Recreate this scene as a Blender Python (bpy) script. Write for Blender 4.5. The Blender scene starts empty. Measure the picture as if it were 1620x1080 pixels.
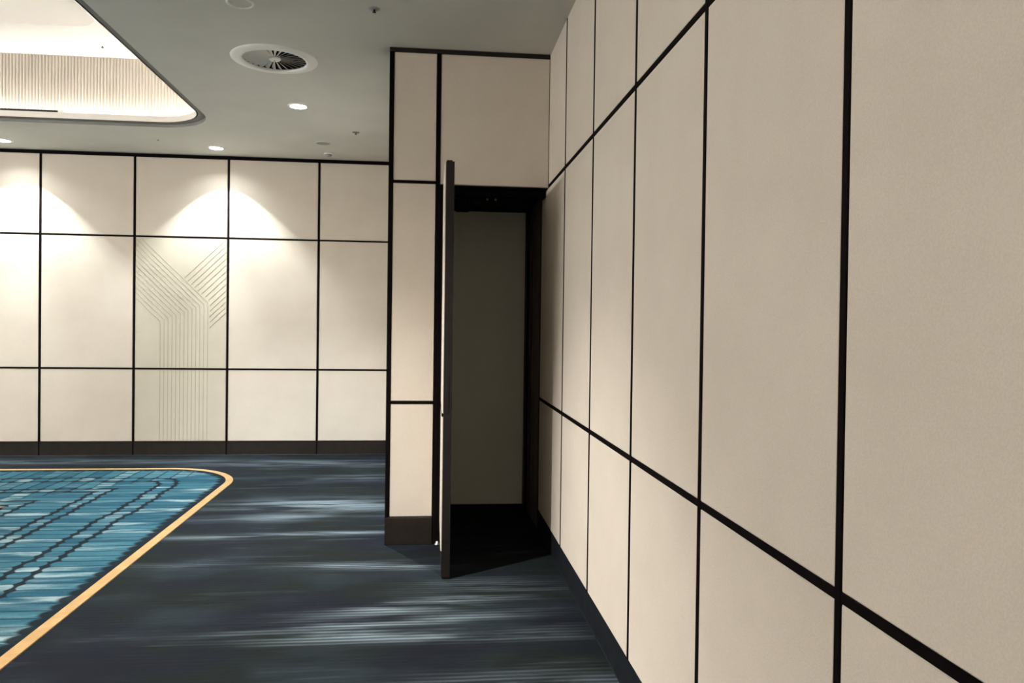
import bpy, bmesh, math, random
from mathutils import Vector, Matrix
random.seed(7)
PI = math.pi
scene = bpy.context.scene
COL = scene.collection

# ------------------------------------------------------------------ camera, world, exposure
cam_d = bpy.data.cameras.new('camera')
cam = bpy.data.objects.new('camera', cam_d); COL.objects.link(cam)
cam_d.sensor_fit = 'HORIZONTAL'; cam_d.sensor_width = 36.0
cam_d.lens = 1185.241 * 36.0 / 1620.0
cam_d.shift_x = (810 - 796.947) / 1620.0
cam_d.shift_y = -(540 - 528.568) / 1620.0
cam_d.clip_start = 0.02
yaw, pitch, roll = 0.1014, -0.0111, 0.0129
fw = Vector((math.sin(yaw)*math.cos(pitch), math.cos(yaw)*math.cos(pitch), math.sin(pitch)))
rt = Vector((math.cos(yaw), -math.sin(yaw), 0)); up = rt.cross(fw)
rt2 = math.cos(roll)*rt + math.sin(roll)*up
up2 = -math.sin(roll)*rt + math.cos(roll)*up
m3 = Matrix((rt2, up2, -fw)).transposed()
cam.matrix_world = Matrix.Translation((0, 0, 1.5)) @ m3.to_4x4()
scene.camera = cam

world = bpy.data.worlds.new('world'); scene.world = world
world.use_nodes = True
world.node_tree.nodes['Background'].inputs[0].default_value = (0, 0, 0, 1)
world.node_tree.nodes['Background'].inputs[1].default_value = 0.0

vs = scene.view_settings
vs.view_transform = 'Standard'; vs.look = 'None'; vs.gamma = 1.0; vs.use_curve_mapping = False
vs.exposure = 0.0

# lamp strengths (watts / emission) of the fittings built further down
SPOT_FAR = 1.0         # factor on the three-part beam of the downlights along the far wall
SPOT_SIDE = 760.0      # downlights along the right side of the room
FILL_GLOBE = 425.0          # unseen pendant globes added in the coffer to brighten the walls
LED = 56.0             # cove strip
LENS = 1200.0            # glowing downlight lens
WARM = (1.0, 0.97, 0.93)
LEDC = (1.0, 0.965, 0.92)
FARC = (0.93, 0.985, 0.98)
FILL_GLOBEC = (1.0, 0.98, 0.96)
COOL = (0.88, 0.95, 1.0)

# ------------------------------------------------------------------ dimensions
D = 0.8219      # right wall
F = 8.7563      # far wall
P = 5.14        # front (door) wall
ZC = 3.3734     # ceiling
XL, YB = -11.2, -3.2
R1, R2 = 0.9696, 2.4707
BZ = 0.155

# ------------------------------------------------------------------ shader helpers
class N:
    """tiny node-expression builder"""
    def __init__(s, nt, sock): s.nt, s.s = nt, sock
    def _m(s, op, *a):
        n = s.nt.nodes.new('ShaderNodeMath'); n.operation = op
        for i, v in enumerate((s,) + a):
            if isinstance(v, N): s.nt.links.new(v.s, n.inputs[i])
            else: n.inputs[i].default_value = v
        return N(s.nt, n.outputs[0])
    def __add__(s, o): return s._m('ADD', o)
    def __sub__(s, o): return s._m('SUBTRACT', o)
    def __mul__(s, o): return s._m('MULTIPLY', o)
    def __truediv__(s, o): return s._m('DIVIDE', o)
    def rsub(s, k): return (s * -1.0) + k
    def floor(s): return s._m('FLOOR')
    def fract(s): return s._m('FRACT')
    def abs(s): return s._m('ABSOLUTE')
    def max(s, o): return s._m('MAXIMUM', o)
    def min(s, o): return s._m('MINIMUM', o)
    def lt(s, o): return s._m('LESS_THAN', o)
    def gt(s, o): return s._m('GREATER_THAN', o)
    def pow(s, o): return s._m('POWER', o)
    def sqrt(s): return s._m('SQRT')
    def cos(s): return s._m('COSINE')
    def exp(s): return s._m('EXPONENT')
    def clamp(s): return s.max(0.0).min(1.0)
    def smooth(s, a, b):
        n = s.nt.nodes.new('ShaderNodeMapRange'); n.interpolation_type = 'SMOOTHSTEP'
        s.nt.links.new(s.s, n.inputs[0])
        n.inputs[1].default_value = a; n.inputs[2].default_value = b
        n.inputs[3].default_value = 0.0; n.inputs[4].default_value = 1.0
        return N(s.nt, n.outputs[0])
def mixf(a, b, t): return a + (b - a) * t
def vec(nt, x, y, z=0.0):
    n = nt.nodes.new('ShaderNodeCombineXYZ')
    for i, v in enumerate((x, y, z)):
        if isinstance(v, N): nt.links.new(v.s, n.inputs[i])
        else: n.inputs[i].default_value = v
    return n.outputs[0]
def noise(nt, v, scale=1.0, detail=3.0, rough=0.55):
    n = nt.nodes.new('ShaderNodeTexNoise'); n.inputs['Scale'].default_value = scale
    n.inputs['Detail'].default_value = detail; n.inputs['Roughness'].default_value = rough
    nt.links.new(v, n.inputs['Vector'])
    return N(nt, n.outputs[0])
def white(nt, v):
    n = nt.nodes.new('ShaderNodeTexWhiteNoise'); n.noise_dimensions = '3D'
    nt.links.new(v, n.inputs['Vector']); return N(nt, n.outputs['Value'])
def mixc(nt, a, b, t):
    n = nt.nodes.new('ShaderNodeMix'); n.data_type = 'RGBA'
    nt.links.new(t.s, n.inputs[0])
    for i, c in ((6, a), (7, b)):
        if isinstance(c, tuple): n.inputs[i].default_value = (*c, 1)
        else: nt.links.new(c, n.inputs[i])
    return n.outputs[2]
def coords(nt, kind='Object'):
    t = nt.nodes.new('ShaderNodeTexCoord'); sp = nt.nodes.new('ShaderNodeSeparateXYZ')
    nt.links.new(t.outputs[kind], sp.inputs[0])
    return t.outputs[kind], N(nt, sp.outputs[0]), N(nt, sp.outputs[1]), N(nt, sp.outputs[2])
def mat(name, rough=0.7, color=(0.5, 0.5, 0.5), metal=0.0, spec=0.3):
    m = bpy.data.materials.new(name); m.use_nodes = True
    b = m.node_tree.nodes['Principled BSDF']
    b.inputs['Base Color'].default_value = (*color, 1); b.inputs['Roughness'].default_value = rough
    b.inputs['Metallic'].default_value = metal; b.inputs['Specular IOR Level'].default_value = spec
    return m, m.node_tree, b
def bump(nt, b, h, dist=0.002, strength=0.5):
    n = nt.nodes.new('ShaderNodeBump'); n.inputs['Strength'].default_value = strength
    n.inputs['Distance'].default_value = dist
    nt.links.new(h.s, n.inputs['Height']); nt.links.new(n.outputs[0], b.inputs['Normal'])

def varied(name, c1, c2, rough, scale, bscale=None, bdist=0.0008, spec=0.2, metal=0.0):
    m, nt, b = mat(name, rough, c1, metal, spec)
    co = coords(nt)[0]
    n1 = noise(nt, co, scale, 4.0).smooth(0.3, 0.7)
    nt.links.new(mixc(nt, c1, c2, n1), b.inputs['Base Color'])
    if bscale:
        bump(nt, b, noise(nt, co, bscale, 2.0), bdist, 0.6)
    return m

# fabric wall covering: woven beige cloth
def fabric(name, c1, c2):
    m, nt, b = mat(name, 0.9, c1, 0, 0.12)
    co, x, y, z = coords(nt)
    fine = noise(nt, co, 260.0, 2.0)
    mott = noise(nt, co, 3.0, 4.0)
    t = (fine * 0.6 + mott * 0.4).smooth(0.36, 0.64)
    nt.links.new(mixc(nt, c1, c2, t), b.inputs['Base Color'])
    bump(nt, b, fine, 0.0012, 0.5)
    return m
M = {}
M['fabric'] = fabric('beige_fabric', (0.605, 0.54, 0.458), (0.665, 0.595, 0.51))
M['fabric_olive'] = fabric('olive_beige_fabric', (0.53, 0.485, 0.395), (0.58, 0.53, 0.435))
M['groove'] = varied('groove_line', (0.42, 0.38, 0.295), (0.46, 0.415, 0.33), 0.9, 20)
M['groove_dark'] = varied('dark_groove_line', (0.39, 0.345, 0.26), (0.43, 0.38, 0.29), 0.9, 20)
M['black'] = varied('black_trim', (0.004, 0.0025, 0.003), (0.006, 0.004, 0.004), 0.7, 30, spec=0.03)
M['brown'] = varied('dark_brown_wood', (0.013, 0.010, 0.008), (0.019, 0.014, 0.011), 0.6, 14, 60, 0.0006)
M['slate'] = varied('slate_baseboard', (0.009, 0.011, 0.014), (0.0125, 0.015, 0.018), 0.7, 12, spec=0.05)
M['lobby_cloth_brightened'] = fabric('grey_green_cloth_brightened', (0.68, 0.68, 0.58), (0.74, 0.73, 0.63))  # cloth colour lightened to stand in for ambient light missing in the lobby
M['edge'] = varied('dark_edge', (0.010, 0.009, 0.008), (0.016, 0.011, 0.011), 0.6, 12)
M['jamb'] = varied('brown_jamb_wood', (0.10, 0.065, 0.048), (0.13, 0.085, 0.062), 0.6, 8, 70, 0.0005)
M['frame'] = varied('plum_frame', (0.030, 0.017, 0.018), (0.040, 0.022, 0.022), 0.6, 8)
M['ceiling'] = varied('grey_ceiling_paint', (0.65, 0.64, 0.59), (0.69, 0.68, 0.63), 0.85, 2.0, 180, 0.0004)
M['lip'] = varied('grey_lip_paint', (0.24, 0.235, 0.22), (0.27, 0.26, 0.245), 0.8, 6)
M['cream'] = varied('cream_plaster', (0.78, 0.74, 0.68), (0.81, 0.77, 0.71), 0.8, 3)
M['flute'] = varied('fluted_plaster', (0.50, 0.46, 0.405), (0.54, 0.495, 0.44), 0.7, 4)
M['white'] = varied('white_paint', (0.87, 0.86, 0.82), (0.90, 0.89, 0.85), 0.6, 5)
M['vane'] = varied('grey_white_vane', (0.66, 0.64, 0.60), (0.70, 0.68, 0.64), 0.6, 9)
M['duct'] = varied('dark_duct', (0.015, 0.014, 0.014), (0.025, 0.023, 0.022), 0.8, 12)
M['metal'] = varied('satin_metal', (0.55, 0.54, 0.50), (0.62, 0.60, 0.56), 0.35, 40, metal=0.9)
M['dull'] = varied('dull_metal', (0.16, 0.15, 0.13), (0.20, 0.19, 0.16), 0.5, 40, metal=0.3)
M['grille'] = varied('grey_grille', (0.33, 0.34, 0.34), (0.38, 0.39, 0.39), 0.7, 60)
M['reflector'] = varied('downlight_reflector', (0.8, 0.78, 0.72), (0.84, 0.82, 0.76), 0.3, 12)
def emit(name, c, s):
    m = bpy.data.materials.new(name); m.use_nodes = True; nt = m.node_tree
    nt.nodes.remove(nt.nodes['Principled BSDF'])
    e = nt.nodes.new('ShaderNodeEmission'); e.inputs[0].default_value = (*c, 1); e.inputs[1].default_value = s
    nt.links.new(e.outputs[0], nt.nodes['Material Output'].inputs[0]); return m
M['led'] = emit('led_glow', LEDC, LED)
M['lens'] = emit('lens_glow', WARM, LENS)
M['lens_cool'] = emit('cool_lens_glow', COOL, LENS)
M['lens_far'] = emit('far_lens_glow', FARC, LENS * 0.45)
M['fill_globe'] = emit('fill_globe_glow', FILL_GLOBEC, FILL_GLOBE)

# dark outer carpet with streaks of fine pale ribs
def carpet():
    m, nt, b = mat('slate_carpet', 0.95, (0.04, 0.05, 0.06), 0, 0.08)
    co, x, y, z = coords(nt)
    pile = noise(nt, co, 330.0, 2.0)
    big = noise(nt, vec(nt, x * 0.9, y * 1.6), 1.3, 4.0)
    hue = noise(nt, vec(nt, x * 0.7 + 9.0, y * 1.2 + 4.0), 1.7, 4.0).smooth(0.4, 0.6)
    wisp = noise(nt, vec(nt, x * 0.55, y * 4.2), 2.1, 5.0)
    wob = noise(nt, vec(nt, x * 1.3, y * 0.8), 1.0, 2.0) * 0.10
    line = ((y + wob * 0.25) * (2 * PI / 0.034)).cos() * 0.5 + 0.5
    fibre = noise(nt, vec(nt, x * 2.0, y * 55.0), 1.0, 3.0)
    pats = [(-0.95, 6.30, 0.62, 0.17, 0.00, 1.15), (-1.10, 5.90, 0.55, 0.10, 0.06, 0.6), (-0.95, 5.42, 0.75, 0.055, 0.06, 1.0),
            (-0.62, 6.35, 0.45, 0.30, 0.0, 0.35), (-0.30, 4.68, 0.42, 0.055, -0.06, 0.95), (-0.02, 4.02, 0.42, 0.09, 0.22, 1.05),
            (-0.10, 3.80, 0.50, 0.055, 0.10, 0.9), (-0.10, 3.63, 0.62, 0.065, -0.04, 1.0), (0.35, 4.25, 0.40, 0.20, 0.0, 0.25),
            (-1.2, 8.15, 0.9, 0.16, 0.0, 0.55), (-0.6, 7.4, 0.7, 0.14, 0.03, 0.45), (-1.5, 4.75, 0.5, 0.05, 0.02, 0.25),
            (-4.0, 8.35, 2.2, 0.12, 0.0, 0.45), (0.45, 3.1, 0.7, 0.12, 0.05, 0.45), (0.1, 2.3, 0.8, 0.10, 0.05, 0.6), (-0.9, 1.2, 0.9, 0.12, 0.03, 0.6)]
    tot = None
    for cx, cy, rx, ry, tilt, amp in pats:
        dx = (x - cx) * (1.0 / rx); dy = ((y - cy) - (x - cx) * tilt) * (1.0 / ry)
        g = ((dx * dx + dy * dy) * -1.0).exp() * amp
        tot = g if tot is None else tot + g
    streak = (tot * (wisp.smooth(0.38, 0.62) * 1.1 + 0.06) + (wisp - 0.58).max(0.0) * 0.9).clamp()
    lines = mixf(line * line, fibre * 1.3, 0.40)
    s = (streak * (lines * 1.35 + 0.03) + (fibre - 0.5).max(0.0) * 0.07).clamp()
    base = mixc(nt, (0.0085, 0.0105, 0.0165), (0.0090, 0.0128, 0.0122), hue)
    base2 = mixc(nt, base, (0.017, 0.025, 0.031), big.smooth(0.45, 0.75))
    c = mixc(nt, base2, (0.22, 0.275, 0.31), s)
    c2 = mixc(nt, c, (0.0, 0.0, 0.0), (pile.smooth(0.35, 0.7)).rsub(1.0) * 0.45)
    nt.links.new(c2, b.inputs['Base Color'])
    bump(nt, b, pile + line * 0.3, 0.004, 0.6)
    return m
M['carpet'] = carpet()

RUG_R, RUG_F, RUG_L, RUG_N, RUG_RAD = -1.80, 7.94, -8.6, -1.4, 0.80
# teal field: strips square to the border, cut by dark lines that follow the border
def teal():
    m, nt, b = mat('teal_patterned_carpet', 0.95, (0.05, 0.2, 0.26), 0, 0.08)
    co, x, y, z = coords(nt)
    wx = noise(nt, vec(nt, x * 0.9, y * 0.9, 2.0), 1.6, 2.0) - 0.5
    wy = noise(nt, vec(nt, x * 0.9, y * 0.9, 7.0), 1.6, 2.0) - 0.5
    xx = x + wx * 0.05; yy = y + wy * 0.06
    dx = (xx * -1.0) + RUG_R; dy = (yy * -1.0) + RUG_F
    r = RUG_RAD
    qx = dx.rsub(r).max(0.0); qy = dy.rsub(r).max(0.0)
    inner = dx.min(dy)
    d_corner = (qx * qx + qy * qy).sqrt().rsub(r)
    incorner = dx.lt(r) * dy.lt(r)
    d = mixf(inner, d_corner, incorner)
    sel = (dx * 0.85).lt(dy)
    along = mixf(xx, yy, sel)
    pitch = mixf(along * 0 + 0.135, along * 0 + 0.104, sel)
    t = along / pitch
    row = t.floor(); fr = t.fract()
    jit = (white(nt, vec(nt, row, sel, 3.0)) - 0.5) * 0.022
    e = (fr - 0.5); arch = e * e * 0.16
    dd = d + jit
    bounds = [0.485, 0.635, 0.965, 1.08, 1.42, 1.55, 1.92, 2.06]
    zone = None; dark = None
    for bb in bounds:
        st = dd.gt(bb); zone = st if zone is None else zone + st
        ln = (((dd - bb).abs() - arch * 0.7).smooth(0.006, 0.019)).rsub(1.0)
        dark = ln if dark is None else dark.max(ln)
    cell = white(nt, vec(nt, row, zone, 11.0)); cell2 = white(nt, vec(nt, row, zone, 23.0))
    seam = ((fr - 0.5).abs().smooth(0.38, 0.48)) * (cell2.smooth(0.05, 0.5) * 0.5 + 0.5)
    fib = noise(nt, vec(nt, x * 3.5, y * 60.0), 1.0, 3.0)
    wisp = noise(nt, vec(nt, x * 1.5, y * 9.0), 1.6, 4.0)
    pale = ((cell - 0.55).max(0.0) * 2.0 * wisp.smooth(0.40, 0.62) + (wisp - 0.54).max(0.0) * 1.7 * (fib * 0.8 + 0.6)).clamp()
    base = mixc(nt, (0.014, 0.067, 0.100), (0.034, 0.112, 0.148), (cell2 * 0.55 + wisp * 0.45).smooth(0.25, 0.75))
    c = mixc(nt, base, (0.24, 0.33, 0.34), pale)
    edge = (d + arch * 0.9 + jit * 0.8).smooth(0.125, 0.165).rsub(1.0)
    dk = dark.max(seam * 0.8).max(edge).clamp() * 0.97
    c2 = mixc(nt, c, (0.005, 0.009, 0.013), dk)
    pile = noise(nt, co, 330.0, 2.0)
    c3 = mixc(nt, c2, (0.0, 0.0, 0.0), pile.smooth(0.35, 0.7).rsub(1.0) * 0.35)
    nt.links.new(c3, b.inputs['Base Color'])
    bump(nt, b, pile, 0.004, 0.6)
    return m
M['teal'] = teal()
M['gold'] = varied('gold_carpet', (0.30, 0.19, 0.086), (0.36, 0.23, 0.108), 0.95, 9, 260, 0.003, 0.05)

# ------------------------------------------------------------------ mesh helpers
def link(name, me, m, parent=None):
    o = bpy.data.objects.new(name, me); COL.objects.link(o)
    if m is not None and len(me.materials) == 0: me.materials.append(m)
    if parent is not None: o.parent = parent
    return o
def mesh(name, vs_, fs, m, parent=None, smooth=False):
    me = bpy.data.meshes.new(name); me.from_pydata([tuple(v) for v in vs_], [], fs); me.update()
    bm = bmesh.new(); bm.from_mesh(me); bmesh.ops.recalc_face_normals(bm, faces=bm.faces); bm.to_mesh(me); bm.free()
    if smooth:
        for p in me.polygons: p.use_smooth = True
    return link(name, me, m, parent)
def empty(name, loc=(0, 0, 0)):
    o = bpy.data.objects.new(name, None); COL.objects.link(o); o.location = loc; o.empty_display_size = 0.1; return o
def tag(o, label=None, cat=None, group=None, kind=None):
    if label: o['label'] = label
    if cat: o['category'] = cat
    if group: o['group'] = group
    if kind: o['kind'] = kind
    return o
def boxdata(a, b, c=0.0):
    """box between corners a and b, all edges chamfered by c"""
    bm = bmesh.new(); bmesh.ops.create_cube(bm, size=1.0)
    for v in bm.verts:
        v.co = Vector([(a[i] + b[i]) / 2 + v.co[i] * (b[i] - a[i]) for i in range(3)])
    if c > 0: bmesh.ops.bevel(bm, geom=list(bm.edges), offset=c, segments=1, affect='EDGES', profile=0.5)
    return bm
def box(name, a, b, m, parent=None, c=0.0):
    bm = boxdata(a, b, c); me = bpy.data.meshes.new(name); bm.to_mesh(me); bm.free()
    return link(name, me, m, parent)
def lathe(name, prof, m, parent=None, n=48, loc=(0, 0, 0), smooth=True):
    """prof: list of (r, z); closed ends where r == 0"""
    V, Fc = [], []
    idx = []
    for r, z in prof:
        if r < 1e-6: V.append((0, 0, z)); idx.append([len(V) - 1] * n)
        else:
            st = len(V)
            for k in range(n):
                a = 2 * PI * k / n; V.append((r * math.cos(a), r * math.sin(a), z))
            idx.append([st + k for k in range(n)])
    for i in range(len(prof) - 1):
        for k in range(n):
            q = [idx[i][k], idx[i][(k + 1) % n], idx[i + 1][(k + 1) % n], idx[i + 1][k]]
            f = []
            for v in q:
                if v not in f: f.append(v)
            if len(f) > 2: Fc.append(f)
    o = mesh(name, V, Fc, m, parent, smooth); o.location = loc
    return o

# a rounded rectangle path (list of points with outward normals), counter-clockwise from the right side
def rrect(x0, x1, y0, y1, r, seg=24, step=None):
    pts = []
    def corner(cx, cy, a0):
        for k in range(seg + 1):
            a = a0 + (PI / 2) * k / seg
            pts.append((cx + r * math.cos(a), cy + r * math.sin(a)))
    corner(x1 - r, y1 - r, 0); corner(x0 + r, y1 - r, PI / 2); corner(x0 + r, y0 + r, PI); corner(x1 - r, y0 + r, 1.5 * PI)
    return pts

def filled(name, outer, holes, z, m, parent=None):
    """flat sheet with holes, triangulated through a 2-D curve"""
    cu = bpy.data.curves.new(name, 'CURVE'); cu.dimensions = '2D'; cu.fill_mode = 'BOTH'
    for ring in [outer] + holes:
        s = cu.splines.new('POLY'); s.points.add(len(ring) - 1); s.use_cyclic_u = True
        for p, q in zip(s.points, ring): p.co = (q[0], q[1], 0, 1)
    o = bpy.data.objects.new(name + '_outline', cu); COL.objects.link(o)
    dg = bpy.context.evaluated_depsgraph_get(); dg.update()
    me = bpy.data.meshes.new_from_object(o.evaluated_get(dg))
    bpy.data.objects.remove(o); bpy.data.curves.remove(cu)
    me.name = name
    for v in me.vertices: v.co.z = z
    me.materials.clear(); me.materials.append(m)
    ob = bpy.data.objects.new(name, me); COL.objects.link(ob)
    if parent: ob.parent = parent
    return ob
def circ(cx, cy, r, n=40): return [(cx + r * math.cos(2 * PI * k / n), cy + r * math.sin(2 * PI * k / n)) for k in range(n)]
def ring_wall(name, pts, z0, z1, m, parent=None, closed=True, smooth=True):
    n = len(pts); V = [(x, y, z0) for x, y in pts] + [(x, y, z1) for x, y in pts]
    Fc = [(k, (k + 1) % n, n + (k + 1) % n, n + k) for k in range(n if closed else n - 1)]
    return mesh(name, V, Fc, m, parent, smooth)
def ring_flat(name, a, b, z, m, parent=None):
    n = len(a); V = [(x, y, z) for x, y in a] + [(x, y, z) for x, y in b]
    Fc = [(k, (k + 1) % n, n + (k + 1) % n, n + k) for k in range(n)]
    return mesh(name, V, Fc, m, parent)
def ring_solid(name, a, b, z0, z1, m, parent=None):
    n = len(a)
    V = [(x, y, z0) for x, y in a] + [(x, y, z0) for x, y in b] + [(x, y, z1) for x, y in b] + [(x, y, z1) for x, y in a]
    Fc = []
    for k in range(n):
        j = (k + 1) % n
        for s in range(4):
            t = (s + 1) % 4
            Fc.append((s * n + k, s * n + j, t * n + j, t * n + k))
    return mesh(name, V, Fc, m, parent)

# ------------------------------------------------------------------ floor and patterned carpet
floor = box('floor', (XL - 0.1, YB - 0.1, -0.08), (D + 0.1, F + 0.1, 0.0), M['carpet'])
tag(floor, kind='structure')

rug = empty('patterned_carpet', (-5.2, 3.3, 0))
tag(rug, 'teal patterned carpet field with rounded corner and gold border line', 'carpet')
ro = rrect(RUG_L, RUG_R, RUG_N, RUG_F, RUG_RAD, 32)
W_ = 0.066
ri = rrect(RUG_L + W_, RUG_R - W_, RUG_N + W_, RUG_F - W_, RUG_RAD - W_, 32)
off = Vector((-5.2, 3.3, 0))
def sh(o):
    o.matrix_parent_inverse = Matrix.Translation(-off); return o
fld = filled('carpet_field', ri, [], 0.0045, M['teal'], rug); sh(fld)
bmm = bmesh.new(); bmm.from_mesh(fld.data)
ext = bmesh.ops.extrude_face_region(bmm, geom=list(bmm.faces))
for v in [g for g in ext['geom'] if isinstance(g, bmesh.types.BMVert)]: v.co.z = 0.0
bmesh.ops.recalc_face_normals(bmm, faces=bmm.faces); bmm.to_mesh(fld.data); bmm.free()
sh(ring_solid('gold_border', ro, ri, 0.0, 0.006, M['gold'], rug))['label'] = 'gold border line woven around the teal field'
# gold leaf-shaped inlay whose tip enters the picture at the left edge
lp = []
for k in range(25):
    t = k / 24; lp.append((-3.32 - 2.2 * t, 6.33 + 0.10 * math.sin(PI * t) ** 0.8))
for k in range(23, 0, -1):
    t = k / 24; lp.append((-3.32 - 2.2 * t, 6.33 - 0.16 * math.sin(PI * t) ** 0.8))
nl = len(lp)
sh(mesh('gold_inlay', [(x, y, 0.0046) for x, y in lp] + [(x, y, 0.0062) for x, y in lp],
     [tuple(range(nl, 2 * nl)), tuple(range(nl - 1, -1, -1))] + [(k, (k + 1) % nl, nl + (k + 1) % nl, nl + k) for k in range(nl)], M['gold'], rug))

# ------------------------------------------------------------------ ceiling with coffer
CX0, CX1, CY0, CY1, CR = -8.4, -2.03, -0.9, 7.555, 0.55
LIP = 0.08
FAR_L = [(-2.283, 8.352), (-4.442, 8.352), (-6.60, 8.352), (-8.76, 8.352)]
SIDE_L = [(-1.132, 6.636), (-1.132, 3.60), (-1.132, -2.2)]
LR = 0.068
VENT = (-1.105, 5.49); VR = 0.222
SPK = (-1.115, 4.545)
hole_c = rrect(CX0, CX1, CY0, CY1, CR, 24)
holes = [hole_c] + [circ(x, y, LR) for x, y in FAR_L + SIDE_L] + [circ(*VENT, VR)]
ceil = filled('ceiling', [(XL - 0.1, YB - 0.1), (D + 0.1, YB - 0.1), (D + 0.1, F + 0.1), (XL - 0.1, F + 0.1)], holes, ZC, M['ceiling'])
tag(ceil, kind='structure')
def grow(g): return rrect(CX0 - g, CX1 + g, CY0 - g, CY1 + g, CR + g, 24)
# stepped rebate around the opening, then the lip that hides the light strip
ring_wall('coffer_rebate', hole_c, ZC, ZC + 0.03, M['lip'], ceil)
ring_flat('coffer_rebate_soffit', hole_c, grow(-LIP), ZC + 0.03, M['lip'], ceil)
ring_solid('coffer_lip', grow(-LIP), grow(-LIP + 0.012), ZC + 0.03, ZC + 0.085, M['cream'], ceil)
FG = 0.16
ring_flat('coffer_ledge', grow(-LIP + 0.012), grow(FG), ZC + 0.035, M['cream'], ceil)
ZT = 4.07
# light strip on the ledge
led_o, led_i = grow(0.055), grow(0.035)
ring_solid('light_strip', led_i, led_o, ZC + 0.036, ZC + 0.05, M['led'], ceil)
# dark slot of the strip profile where the strip stops short
box('strip_end_cap', (-3.50, CY1 - 0.066, ZC + 0.036), (-3.45, CY1 - 0.05, ZC + 0.116), M['metal'], ceil, 0.004)
box('strip_channel', (-7.4, CY1 - 0.066, ZC + 0.060), (-3.50, CY1 - 0.054, ZC + 0.108), M['brown'], ceil, 0.002)
# fluted wall: half-round flutes along the rounded path
def flutes():
    r = CR + FG; x0, x1, y0, y1 = CX0 - FG, CX1 + FG, CY0 - FG, CY1 + FG
    base = rrect(x0, x1, y0, y1, r, 60)
    segs = []; L = 0
    for k in range(len(base)):
        a, b = Vector(base[k]), Vector(base[(k + 1) % len(base)])
        l = (b - a).length
        if l > 1e-6: segs.append((L, l, a, b)); L += l
    nf = int(round(L / 0.030)); ns = 6; pts = []; si = 0
    for i in range(nf * ns):
        s = L * i / (nf * ns)
        while si < len(segs) - 1 and s >= segs[si][0] + segs[si][1]: si += 1
        st, l, a, b = segs[si]; t = (s - st) / l
        p = a.lerp(b, t); d = (b - a) / l; inward = Vector((-d.y, d.x))
        h = 0.016 * abs(math.sin(PI * (i % ns) / ns))
        q = p + inward * h; pts.append((q.x, q.y))
    return pts
fl = ring_wall('fluted_wall', flutes(), ZC + 0.035, ZT, M['flute'], ceil, smooth=False); fl['kind'] = 'stuff'
# raised ceiling and a second, higher recess in it
UX0, UX1, UY0, UY1, UR = -7.55, -2.86, -0.1, 6.93, 0.24
up_out = rrect(CX0 - FG, CX1 + FG, CY0 - FG, CY1 + FG, CR + FG, 24)
up_in = rrect(UX0, UX1, UY0, UY1, UR, 16)
CD = [(-7.95, 0.4), (-7.95, 1.4), (-7.95, 2.4), (-7.95, 3.3)]
upc = filled('raised_ceiling', up_out, [up_in], ZT, M['cream'], ceil)
ring_wall('recess_wall', up_in, ZT, ZT + 0.45, M['cream'], ceil)
filled('recess_ceiling', up_in, [], ZT + 0.45, M['cream'], ceil)

# ------------------------------------------------------------------ panelled walls
TW = 0.023   # width of the black joint strips
shared = {}
def panel(parent, p0, u, n, w, h, t, m, name='panel'):
    """a fabric-wrapped board w x h x t; p0 lower corner on the wall plane"""
    key = (round(w, 3), round(h, 3), round(t, 3), tuple(round(c) for c in u), m.name)
    if key not in shared:
        c = 0.004; U, Nn = Vector(u), Vector(n); Z = Vector((0, 0, 1))
        V = []
        for (a, b, d) in ((0, 0, 0), (w, 0, 0), (w, h, 0), (0, h, 0), (0, 0, t - c), (w, 0, t - c), (w, h, t - c), (0, h, t - c),
                          (c, c, t), (w - c, c, t), (w - c, h - c, t), (c, h - c, t)):
            V.append(U * a + Z * b + Nn * d)
        Fc = [(0, 1, 2, 3)] + [(k, (k + 1) % 4, 4 + (k + 1) % 4, 4 + k) for k in range(4)] + \
             [(4 + k, 4 + (k + 1) % 4, 8 + (k + 1) % 4, 8 + k) for k in range(4)] + [(8, 9, 10, 11)]
        o = mesh(name, V, Fc, m, parent); shared[key] = o.data
    else:
        o = bpy.data.objects.new(name, shared[key]); COL.objects.link(o); o.parent = parent
    o.location = p0
    return o

def strip(parent, p0, p1, name='joint_strip', m=None):
    lo = [min(a, b) for a, b in zip(p0, p1)]; hi = [max(a, b) for a, b in zip(p0, p1)]
    return box(name, lo, hi, m or M['black'], parent, 0.0015)

PT = 0.022   # panel thickness; panel faces lie on the measured wall planes
# --- right wall: faces -x at x = D
wr = box('wall_right', (D + PT, YB - 0.1, 0), (D + 0.15, 6.6, ZC + 0.05), M['edge']); tag(wr, kind='structure')
jr = [4.5106 - 0.7745 * k for k in range(0, 10)]
jr = [4.5106, 3.7298, 2.9557, 2.1857, 1.4153] + [1.4153 - 0.773 * k for k in range(1, 6)]
ends = [5.43] + jr + [YB]
zr = [BZ, R1, R2, ZC]
for i in range(len(ends) - 1):
    y1, y0 = ends[i], ends[i + 1]
    a = y0 + (TW / 2 if i < len(ends) - 2 else 0); b = y1 - (TW / 2 if i > 0 else 0)
    for j in range(3):
        z0 = zr[j] + (0.011 if j else 0.0); z1 = zr[j + 1] - (0.011 if j < 2 else 0.0)
        if i == 0 and j == 2:      # above the door head the wall stops at the front wall
            panel(wr, (D + PT, P - 0.001, z0), (0, -1, 0), (-1, 0, 0), P - 0.001 - a, z1 - z0, PT, M['fabric'])
        else:
            panel(wr, (D + PT, b, z0), (0, -1, 0), (-1, 0, 0), b - a, z1 - z0, PT, M['fabric'])
for y in jr:
    strip(wr, (D + PT, y - TW / 2, BZ), (D - 0.0015, y + TW / 2, ZC))
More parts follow.
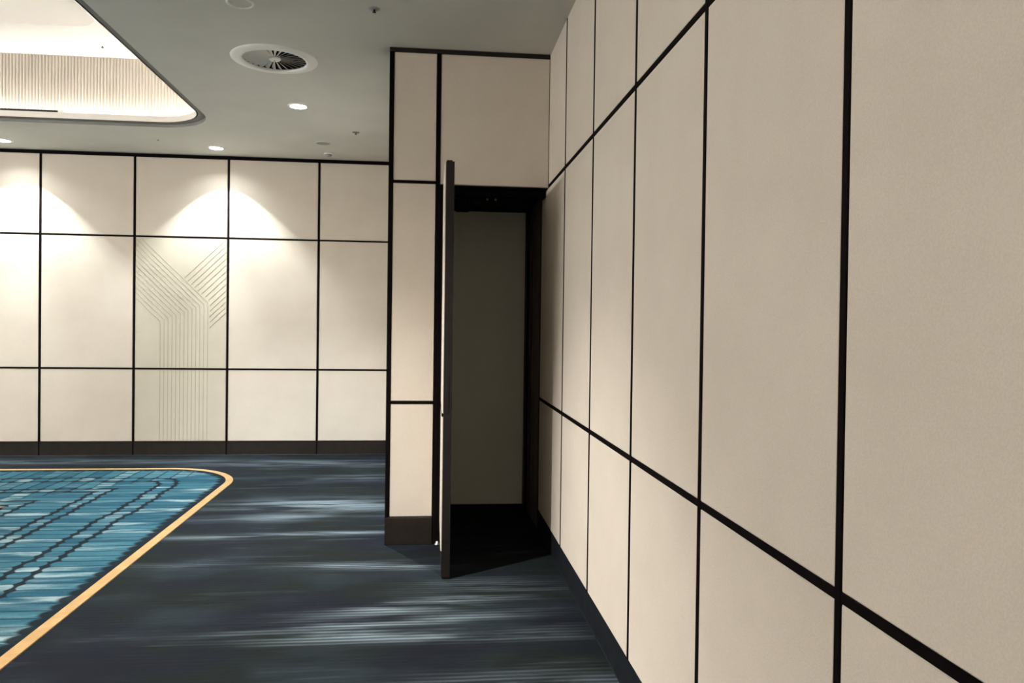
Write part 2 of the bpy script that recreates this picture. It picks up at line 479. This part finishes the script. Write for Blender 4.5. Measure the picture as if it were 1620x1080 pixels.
for z, ye in ((R1, 5.43), (R2, P)):
    e2 = [ye] + jr + [YB]
    for i in range(len(e2) - 1):
        strip(wr, (D + PT, e2[i] - (TW / 2 if i else 0), z - 0.011), (D - 0.001, e2[i + 1] + TW / 2, z + 0.011), 'joint_strip')
bs = box('baseboard_right', (D + PT, YB, 0), (D + 0.004, 5.43, BZ - 0.004), M['slate'], None, 0.003); tag(bs, kind='structure')

# --- far wall: faces -y at y = F
wf = box('wall_far', (XL - 0.1, F + PT, 0), (D + 0.1, F + 0.15, ZC + 0.05), M['edge']); tag(wf, kind='structure')
XS = -0.275     # side of the door lobby block
jf = [-1.2507, -2.2544, -3.2684, -4.2647] + [-4.2647 - 1.005 * k for k in range(1, 7)]
e3 = [XS + 0.02] + jf + [XL]
zt = 3.336
zf = [BZ, R1, R2 - 0.02, zt]
TF = 0.024
olive_panels = []
for i in range(len(e3) - 1):
    x1, x0 = e3[i], e3[i + 1]
    a = x0 + (TF / 2 if i < len(e3) - 2 else 0); b = x1 - (TF / 2 if i > 0 else 0)
    for j in range(3):
        z0 = zf[j] + (0.009 if j else 0.0); z1 = zf[j + 1] - (0.009 if j < 2 else 0.0)
        ol = (i in (2, 6)) and j < 2
        o = panel(wf, (a, F + PT, z0), (1, 0, 0), (0, -1, 0), b - a, z1 - z0, PT, M['fabric_olive'] if ol else M['fabric'])
        if ol:
            o['label'] = 'olive beige wall panel with a fine branching line pattern'
            olive_panels.append((i, j, o, a, b, z0, z1))
for x in jf: strip(wf, (x - TF / 2, F + PT, BZ), (x + TF / 2, F - 0.003, zt))
for z in (R1, R2 - 0.02):
    for i in range(len(e3) - 1):
        strip(wf, (e3[i] - (TF / 2 if i else 0), F + PT, z - 0.0085), (e3[i + 1] + TF / 2, F - 0.0025, z + 0.0085))
strip(wf, (XL, F + PT, zt + 0.001), (XS + 0.02, F - 0.012, ZC - 0.001), 'top_trim')
bf = box('baseboard_far', (XL, F + PT, 0), (XS + 0.02, F - 0.006, BZ - 0.003), M['brown'], None, 0.003); tag(bf, kind='structure')
for x in jf: strip(bf, (x - 0.008, F - 0.004, 0.004), (x + 0.008, F - 0.008, BZ - 0.006), 'baseboard_joint', M['black'])

# grooved branching lines on the olive panels (thin inlaid cords)
def cord(parent, pts, w=0.008, t=0.0015, m=None):
    """flat-topped cord along a polyline of (x, z) on the far wall face"""
    P2 = [Vector((p[0], p[1])) for p in pts]; n = len(P2); L_, R_ = [], []
    for k in range(n):
        if k == 0: d = (P2[1] - P2[0]).normalized(); nn = Vector((-d.y, d.x)); mlt = 1
        elif k == n - 1: d = (P2[-1] - P2[-2]).normalized(); nn = Vector((-d.y, d.x)); mlt = 1
        else:
            d1 = (P2[k] - P2[k - 1]).normalized(); d2 = (P2[k + 1] - P2[k]).normalized()
            n1 = Vector((-d1.y, d1.x)); n2 = Vector((-d2.y, d2.x)); nn = (n1 + n2).normalized(); mlt = 1 / max(0.3, nn.dot(n1))
        L_.append(P2[k] + nn * w / 2 * mlt); R_.append(P2[k] - nn * w / 2 * mlt)
    V = []
    for q in L_: V += [(q.x, F, q.y), (q.x, F - t, q.y)]
    for q in R_: V += [(q.x, F, q.y), (q.x, F - t, q.y)]
    Fc = []; o_ = 2 * n
    for k in range(n - 1):
        l0, l1, r0, r1 = 2 * k, 2 * k + 2, o_ + 2 * k, o_ + 2 * k + 2
        Fc += [(l0 + 1, l1 + 1, r1 + 1, r0 + 1), (l0, l1, l1 + 1, l0 + 1), (r0, r0 + 1, r1 + 1, r1)]
    Fc += [(0, 1, o_ + 1, o_), (2 * n - 2, o_ + 2 * n - 2, o_ + 2 * n - 1, 2 * n - 1)]
    o = mesh('inlaid_line', V, Fc, m or M['groove'], None)
    o.parent = parent; o.matrix_parent_inverse = Matrix.Translation(parent.location).inverted()
    return o
for (i, j, o, a, b, z0, z1) in olive_panels:
    # local pattern measured on the panel seen in the picture: right edge of the stem 0.24 left of the panel's right edge
    xr = b - 0.205; sp = 0.043; NL = 13
    if j == 0:
        for k in range(NL): cord(o, [(xr - k * sp, z0 + 0.004), (xr - k * sp, z1 - 0.004)])
    else:
        zk = 1.72
        for k in range(NL):
            x = xr - k * sp; zb = zk - k * sp * 0.42        # knee of each line
            ln = min((x - a - 0.006), (z1 - 0.006 - zb))
            cord(o, [(x, z0 + 0.004), (x, zb), (x - ln, zb + ln * 0.98)])
        # right-hand branch: lines rise to the right from the diagonal and from the stem edge
        for k in range(13):
            s = k * 0.062
            # start point runs down the upper left branch, then down the stem
            xs, zs = b - 0.47, 1.985
            if k <= 7:
                t = k / 7.0; sx, sz = xs + (xr - xs) * t, zs + (zk + 0.02 - zs) * t
            else:
                sx, sz = xr + 0.012, zk + 0.02 - (k - 7) * 0.062
            run = b - 0.008 - sx; rise = run * 0.98
            if sz + rise > z1 - 0.006: run = (z1 - 0.006 - sz) / 0.98; rise = z1 - 0.006 - sz
            cord(o, [(sx + 0.008, sz + 0.008), (sx + run, sz + rise)], 0.008, 0.002, M['groove_dark'])

# --- side and front of the block that holds the door
ws = box('wall_lobby_side', (XS + PT, P + 0.12, 0), (XS + 0.10, F - 0.002, ZC + 0.05), M['edge']); tag(ws, kind='structure')
ye = [P + 0.13, P + 1.05, P + 1.95, P + 2.8, F - 0.02]
for i in range(4):
    for j in range(3):
        z0 = zr[j] + (0.011 if j else 0); z1 = zr[j + 1] - (0.011 if j < 2 else 0.035)
        panel(ws, (XS + PT, ye[i + 1] - 0.012, z0), (0, -1, 0), (-1, 0, 0), ye[i + 1] - ye[i] - 0.024, z1 - z0, PT, M['fabric'])
bls = box('baseboard_lobby_side', (XS - 0.004, P + 0.12, 0), (XS + PT, F - 0.02, BZ - 0.003), M['brown'], None, 0.003); tag(bls, kind='structure')

HB = 2.458      # underside of the door head
PX0, PX1 = 0.046, 0.076     # hinge-side post
wd = box('wall_front', (XS + 0.028, P + PT, 0), (PX0, P + 0.12, ZC + 0.05), M['edge']); tag(wd, kind='structure')
# pillar panels
px0, px1 = XS + 0.031, PX0 - 0.002
for j, (z0, z1) in enumerate(((0.19, R1 - 0.010), (R1 + 0.010, R2 - 0.010), (R2 + 0.010, 3.345))):
    panel(wd, (px0, P + PT, z0), (1, 0, 0), (0, -1, 0), px1 - px0, z1 - z0, PT, M['fabric'])
for z in (R1, R2): strip(wd, (px0, P + PT, z - 0.0095), (px1, P - 0.0025, z + 0.0095))
strip(wd, (XS, P - 0.006, 0.0), (XS + 0.028, P + 0.12, 3.345), 'corner_post')
strip(wd, (PX0, P - 0.004, 0.0), (PX1, P + 0.12, HB), 'door_post')
strip(wd, (PX1 - 0.002, P - 0.002, 0.0), (0.135, P + 0.12, HB), 'hinge_light_filler')  # filler strip added so no light slips past the hinge side
strip(wd, (PX0, P - 0.004, HB), (PX1 - 0.004, P + PT, 3.345), 'joint_strip')
# header above the opening: fabric panel, dark board behind, thin brown trim at the ceiling
hd = box('header_board', (PX1, P + PT, HB), (D + 0.02, P + 0.12, ZC + 0.05), M['edge'], wd)
panel(wd, (PX1 - 0.003, P + PT, HB + 0.003), (1, 0, 0), (0, -1, 0), D - PX1 + 0.002, 3.345 - HB - 0.003, PT, M['fabric'])
strip(wd, (XS, P + PT, 3.346), (D - 0.001, P - 0.010, ZC - 0.001), 'top_trim', M['brown'])
bp_ = box('baseboard_front', (XS + 0.002, P - 0.008, 0), (PX0 - 0.001, P + PT, 0.187), M['brown'], None, 0.003); tag(bp_, kind='structure')

# --- small dark lobby behind the opening
LB = 6.225
wl = box('wall_lobby_back', (XS + 0.1, LB + 0.02, 0), (D + 0.02, LB + 0.12, 2.7), M['edge']); tag(wl, kind='structure')
panel(wl, (0.10, LB + 0.02, 0.01), (1, 0, 0), (0, -1, 0), D - 0.015 - 0.10, HB - 0.02, 0.02, M['lobby_cloth_brightened'])
cl = box('trim_1', (PX1 - 0.03, P + 0.121, HB - 0.002), (D + 0.02, LB + 0.02, HB + 0.06), M['black'], None, 0.002); tag(cl, kind='structure')
box('head_stop', (PX1 + 0.01, P + 0.10, HB - 0.05), (D - 0.002, P + 0.20, HB - 0.003), M['black'], cl, 0.003)
ll = box('wall_lobby_left', (PX1 - 0.03, P + 0.121, 0), (PX1, LB + 0.02, HB - 0.003), M['edge']); tag(ll, kind='structure')
# right side of the lobby: brown jamb board, then the plum frame of the inner door
jb = box('trim_2', (D - 0.001, 5.432, 0.0), (D + PT, 5.86, HB - 0.003), M['jamb'], None, 0.002); tag(jb, kind='structure')
box('jamb_stop', (D - 0.006, 5.432, 0.0), (D + 0.0, 5.448, HB - 0.004), M['brown'], jb, 0.001)
jf2 = box('trim_3', (D - 0.012, 5.862, 0.0), (D + PT, LB + 0.018, HB - 0.003), M['frame'], None, 0.002); tag(jf2, kind='structure')
box('frame_stop', (D - 0.026, 5.98, 0.0), (D - 0.0125, 6.03, HB - 0.004), M['black'], jf2, 0.002)

# ------------------------------------------------------------------ the open door leaf
door = empty('door_1', (0.0995, P - 0.0025, 0)); door.rotation_euler = (0, 0, -0.0087); tag(door, kind='structure')
LW, LT = 0.715, 0.052
def dpart(name, a, b, m, c=0.002): return box(name, a, b, m, door, c)
# local frame: x to the right, -y towards the camera, leaf standing open square to the wall
dpart('leaf_core', (0.008, -LW, 0.012), (LT - 0.010, -0.001, 2.470), M['edge'], 0.002)
dpart('edge_strip', (0.004, -LW - 0.004, 0.012), (LT + 0.002, -LW - 0.0005, 2.462), M['edge'], 0.001)
dpart('kick_plate', (0.001, -LW + 0.002, 0.014), (0.0075, -0.008, 0.160), M['brown'], 0.001)
for z0, z1 in ((0.165, R1 - 0.010), (R1 + 0.010, 2.452)):
    o = panel(door, (0.008, -0.010, z0), (0, -1, 0), (-1, 0, 0), LW - 0.014, z1 - z0, 0.012, M['fabric'], 'fabric_panel')
dpart('rail_strip', (-0.005, -LW + 0.004, R1 - 0.009), (0.0075, -0.010, R1 + 0.009), M['black'], 0.001)
dpart('back_panel', (LT - 0.0095, -LW + 0.004, 0.16), (LT, -0.010, 2.450), M['fabric_olive'], 0.003)
dpart('back_kick_plate', (LT - 0.0095, -LW + 0.004, 0.014), (LT, -0.010, 0.157), M['brown'], 0.001)
dpart('lock_plate', (0.018, -LW - 0.0065, 0.98), (0.036, -LW - 0.0045, 1.20), M['edge'], 0.0008)
pv = lathe('floor_pivot', [(0, 0.0), (0.020, 0.0), (0.020, 0.004), (0.012, 0.010), (0.010, 0.022), (0, 0.024)], M['metal'], door, 24, (-0.018, -0.014, 0.001))
pv['label'] = 'pale metal pivot at the foot of the open door'

# door closer under the head: body, bracket, arm
cz = empty('door_closer', (0.50, P + 0.20, HB - 0.005))
tag(cz, 'black overhead door closer fixed under the dark door head', 'closer')
def cpart(name, a, b, m, c=0.004): return box(name, a, b, m, cz, c)
cpart('closer_body', (-0.20, -0.035, -0.105), (0.20, 0.035, 0.0), M['black'], 0.008)
cpart('mounting_bracket', (-0.31, -0.03, -0.145), (-0.215, 0.03, 0.0), M['black'], 0.006)
cpart('closer_arm', (-0.36, -0.012, -0.060), (-0.205, 0.012, -0.045), M['edge'], 0.003)
for dx in (-0.06, 0.0):
    sc_ = lathe('adjusting_screw', [(0, 0), (0.009, 0), (0.009, 0.006), (0, 0.008)], M['dull'], cz, 16, (dx - 0.03, -0.035, -0.058))
    sc_.rotation_euler = (PI / 2, 0, 0)

# ------------------------------------------------------------------ rest of the room shell (outside the frame)
w1 = box('wall_left', (XL - 0.1, YB - 0.1, 0), (XL, F + 0.1, ZC + 0.05), M['fabric']); tag(w1, kind='structure')
w2 = box('wall_back', (XL - 0.1, YB - 0.1, 0), (D + 0.1, YB, ZC + 0.05), M['fabric']); tag(w2, kind='structure')

# ------------------------------------------------------------------ downlights
def spot(name, loc, watts, size, blend, parent, rad=0.02, col=WARM):
    l = bpy.data.lights.new(name, 'SPOT'); l.energy = watts; l.spot_size = math.radians(size); l.spot_blend = blend
    l.shadow_soft_size = rad; l.color = col
    o = bpy.data.objects.new(name, l); COL.objects.link(o); o.parent = parent; o.location = loc
    return o
def downlight(x, y, label, beams, col, lens):
    t = empty('downlight', (x, y, ZC)); tag(t, label, 'ceiling light')
    lathe('trim_ring', [(LR, 0.0), (LR - 0.002, -0.004), (LR + 0.006, -0.008), (LR + 0.018, -0.005), (LR + 0.022, 0.0)], M['white'], t, 48)
    lathe('reflector', [(LR + 0.0005, 0.0), (LR - 0.004, 0.025), (0.050, 0.052)], M['reflector'], t, 48)
    lathe('lens', [(0, 0.050), (0.040, 0.050), (0.050, 0.0525)], lens, t, 40)
    for i, (w, sz, bl) in enumerate(beams):      # the lamp's beam: peaked on its axis with a wider edge
        spot('lamp', (0, 0, 0.044), w, sz, bl, t, 0.012, col)
    return t
for (x, y), lb in zip(FAR_L, ('glowing recessed downlight nearest the far wall, right of the fluted ceiling corner',
                              'glowing recessed downlight near the far wall at the left edge of the picture',
                              'recessed downlight near the far wall, third from the door block',
                              'recessed downlight near the far wall, fourth from the door block')):
    downlight(x, y, lb, [(70 * SPOT_FAR, 89, 0.10), (170 * SPOT_FAR, 88, 0.40), (330 * SPOT_FAR, 40, 1.0)], FARC, M['lens_far'])
for (x, y), lb in zip(SIDE_L, ('glowing recessed downlight in the open grey ceiling beyond the round air diffuser',
                               'recessed downlight in the ceiling in front of the open door',
                               'recessed downlight in the ceiling behind the camera')):
    downlight(x, y, lb, [(SPOT_SIDE, 100, 0.85)], COOL if y > 6 else WARM, M['lens_cool'] if y > 6 else M['lens'])
for i, (x, y) in enumerate(CD):     # pendant globes added as wall fill, far left in the coffer, outside the frame
    t = empty('fill_pendant', (x, y, ZT)); zb = 3.02 - ZT
    tag(t, 'unseen round pendant lamp added as wall fill in the left end of the coffer, ' + ('nearest the back wall', 'second from the back wall', 'third from the back wall', 'farthest from the back wall')[i], 'added fill lamp', 'added fill pendants in the coffer')
    lathe('canopy', [(0, 0), (0.06, 0), (0.06, -0.012), (0.02, -0.022), (0, -0.022)], M['white'], t, 32)
    lathe('cord', [(0, -0.02), (0.004, -0.02), (0.004, zb + 0.145), (0, zb + 0.145)], M['black'], t, 10)
    lathe('socket', [(0, zb + 0.16), (0.022, zb + 0.16), (0.026, zb + 0.10), (0, zb + 0.10)], M['dull'], t, 24)
    lathe('fill_globe', [(0, zb + 0.12)] + [(0.12 * math.sin(PI * k / 12), zb + 0.12 * math.cos(PI * k / 12)) for k in range(1, 12)] + [(0, zb - 0.12)], M['fill_globe'], t, 32)

# ------------------------------------------------------------------ round swirl air diffuser
vt = empty('air_diffuser', (*VENT, ZC)); tag(vt, 'round white swirl air diffuser with radial vanes in the ceiling', 'air vent')
lathe('rim', [(VR, 0.004), (VR - 0.003, -0.010), (VR + 0.006, -0.016), (VR + 0.020, -0.017), (0.280, -0.010), (0.298, -0.004), (0.300, 0.0)], M['white'], vt, 72)
lathe('diffuser_duct', [(VR + 0.001, 0.0), (VR + 0.001, 0.14), (0, 0.14)], M['duct'], ceil, 48, (*VENT, ZC))
lathe('hub', [(0, -0.010), (0.018, -0.010), (0.034, -0.007), (0.042, 0.0), (0.042, 0.02), (0, 0.02)], M['white'], vt, 32)
lathe('hub_screw', [(0, -0.0115), (0.006, -0.0110), (0.007, -0.010), (0, -0.0095)], M['dull'], vt, 16)
NB = 28
def blade_mesh():
    V, th = [], math.radians(30)
    for r, hw in ((0.040, 0.0036), (0.13, 0.0095), (0.2205, 0.0158)):
        for s, q in ((-1, 0.0008), (1, 0.0008), (1, -0.0008), (-1, -0.0008)):
            V.append((r, s * hw * math.cos(th) - q * math.sin(th), 0.006 + s * hw * math.sin(th) + q * math.cos(th)))
    Fc = [(0, 1, 2, 3), (11, 10, 9, 8)]
    for k in range(2):
        for s in range(4):
            t = (s + 1) % 4; Fc.append((4 * k + s, 4 * k + t, 4 * k + 4 + t, 4 * k + 4 + s))
    return V, Fc
bv, bfc = blade_mesh()
b0 = mesh('vane', bv, bfc, M['vane'], vt)
for k in range(1, NB):
    c = b0.copy(); COL.objects.link(c); c.parent = vt; c.rotation_euler = (0, 0, 2 * PI * k / NB)

# ------------------------------------------------------------------ small ceiling fittings
sp_ = empty('ceiling_speaker', (*SPK, ZC)); tag(sp_, 'small round ceiling speaker with pale ring at the top edge, before the air diffuser', 'speaker')
lathe('ring', [(0.066, 0.0), (0.066, -0.006), (0.072, -0.009), (0.079, -0.006), (0.080, 0.0)], M['white'], sp_, 48)
lathe('grille', [(0, -0.003), (0.060, -0.003), (0.0655, -0.001)], M['ceiling'], sp_, 48)
def sprinkler(x, y, z, label, m, mp):
    t = empty('sprinkler_head', (x, y, z)); tag(t, label, 'sprinkler')
    lathe('cover_plate', [(0, -0.006), (0.018, -0.006), (0.032, -0.003), (0.036, 0.0)], mp, t, 28)
    lathe('nozzle', [(0, -0.018), (0.006, -0.018), (0.008, -0.012), (0.006, -0.006), (0, -0.005)], m, t, 16)
    lathe('deflector', [(0, -0.022), (0.012, -0.022), (0.012, -0.020), (0.005, -0.0185), (0, -0.018)], m, t, 20)
    return t
sprinkler(-0.337, 4.53, ZC, 'small dark sprinkler head in the grey ceiling above the door block', M['edge'], M['grille'])
sprinkler(-0.72, 7.465, ZC, 'small sprinkler head in the grey ceiling just left of the door block', M['dull'], M['lip'])
sprinkler(-2.773, 8.032, ZC, 'small sprinkler head between the coffer and the far wall', M['grille'], M['ceiling'])
sprinkler(-3.055, 7.38, ZT, 'small sprinkler head under the bright raised coffer ceiling', M['dull'], M['white'])
g = empty('ceiling_sensor', (-1.10, 7.96, ZC)); tag(g, 'flat round grey ceiling sensor, nearer of the pair by the door block', 'sensor')
lathe('base_ring', [(0.070, 0.0), (0.072, -0.006), (0.084, -0.004), (0.088, 0.0)], M['ceiling'], g, 40)
lathe('grille', [(0, -0.004), (0.064, -0.004), (0.0705, -0.002)], M['grille'], g, 40)
g = empty('smoke_detector', (-1.105, 8.42, ZC)); tag(g, 'small grey smoke detector on the ceiling close to the far wall', 'detector')
lathe('base', [(0, 0.0), (0.052, 0.0), (0.052, -0.012), (0.046, -0.016), (0, -0.016)], M['ceiling'], g, 36)
lathe('chamber', [(0, -0.034), (0.022, -0.034), (0.034, -0.028), (0.036, -0.0165), (0, -0.016)], M['grille'], g, 36)
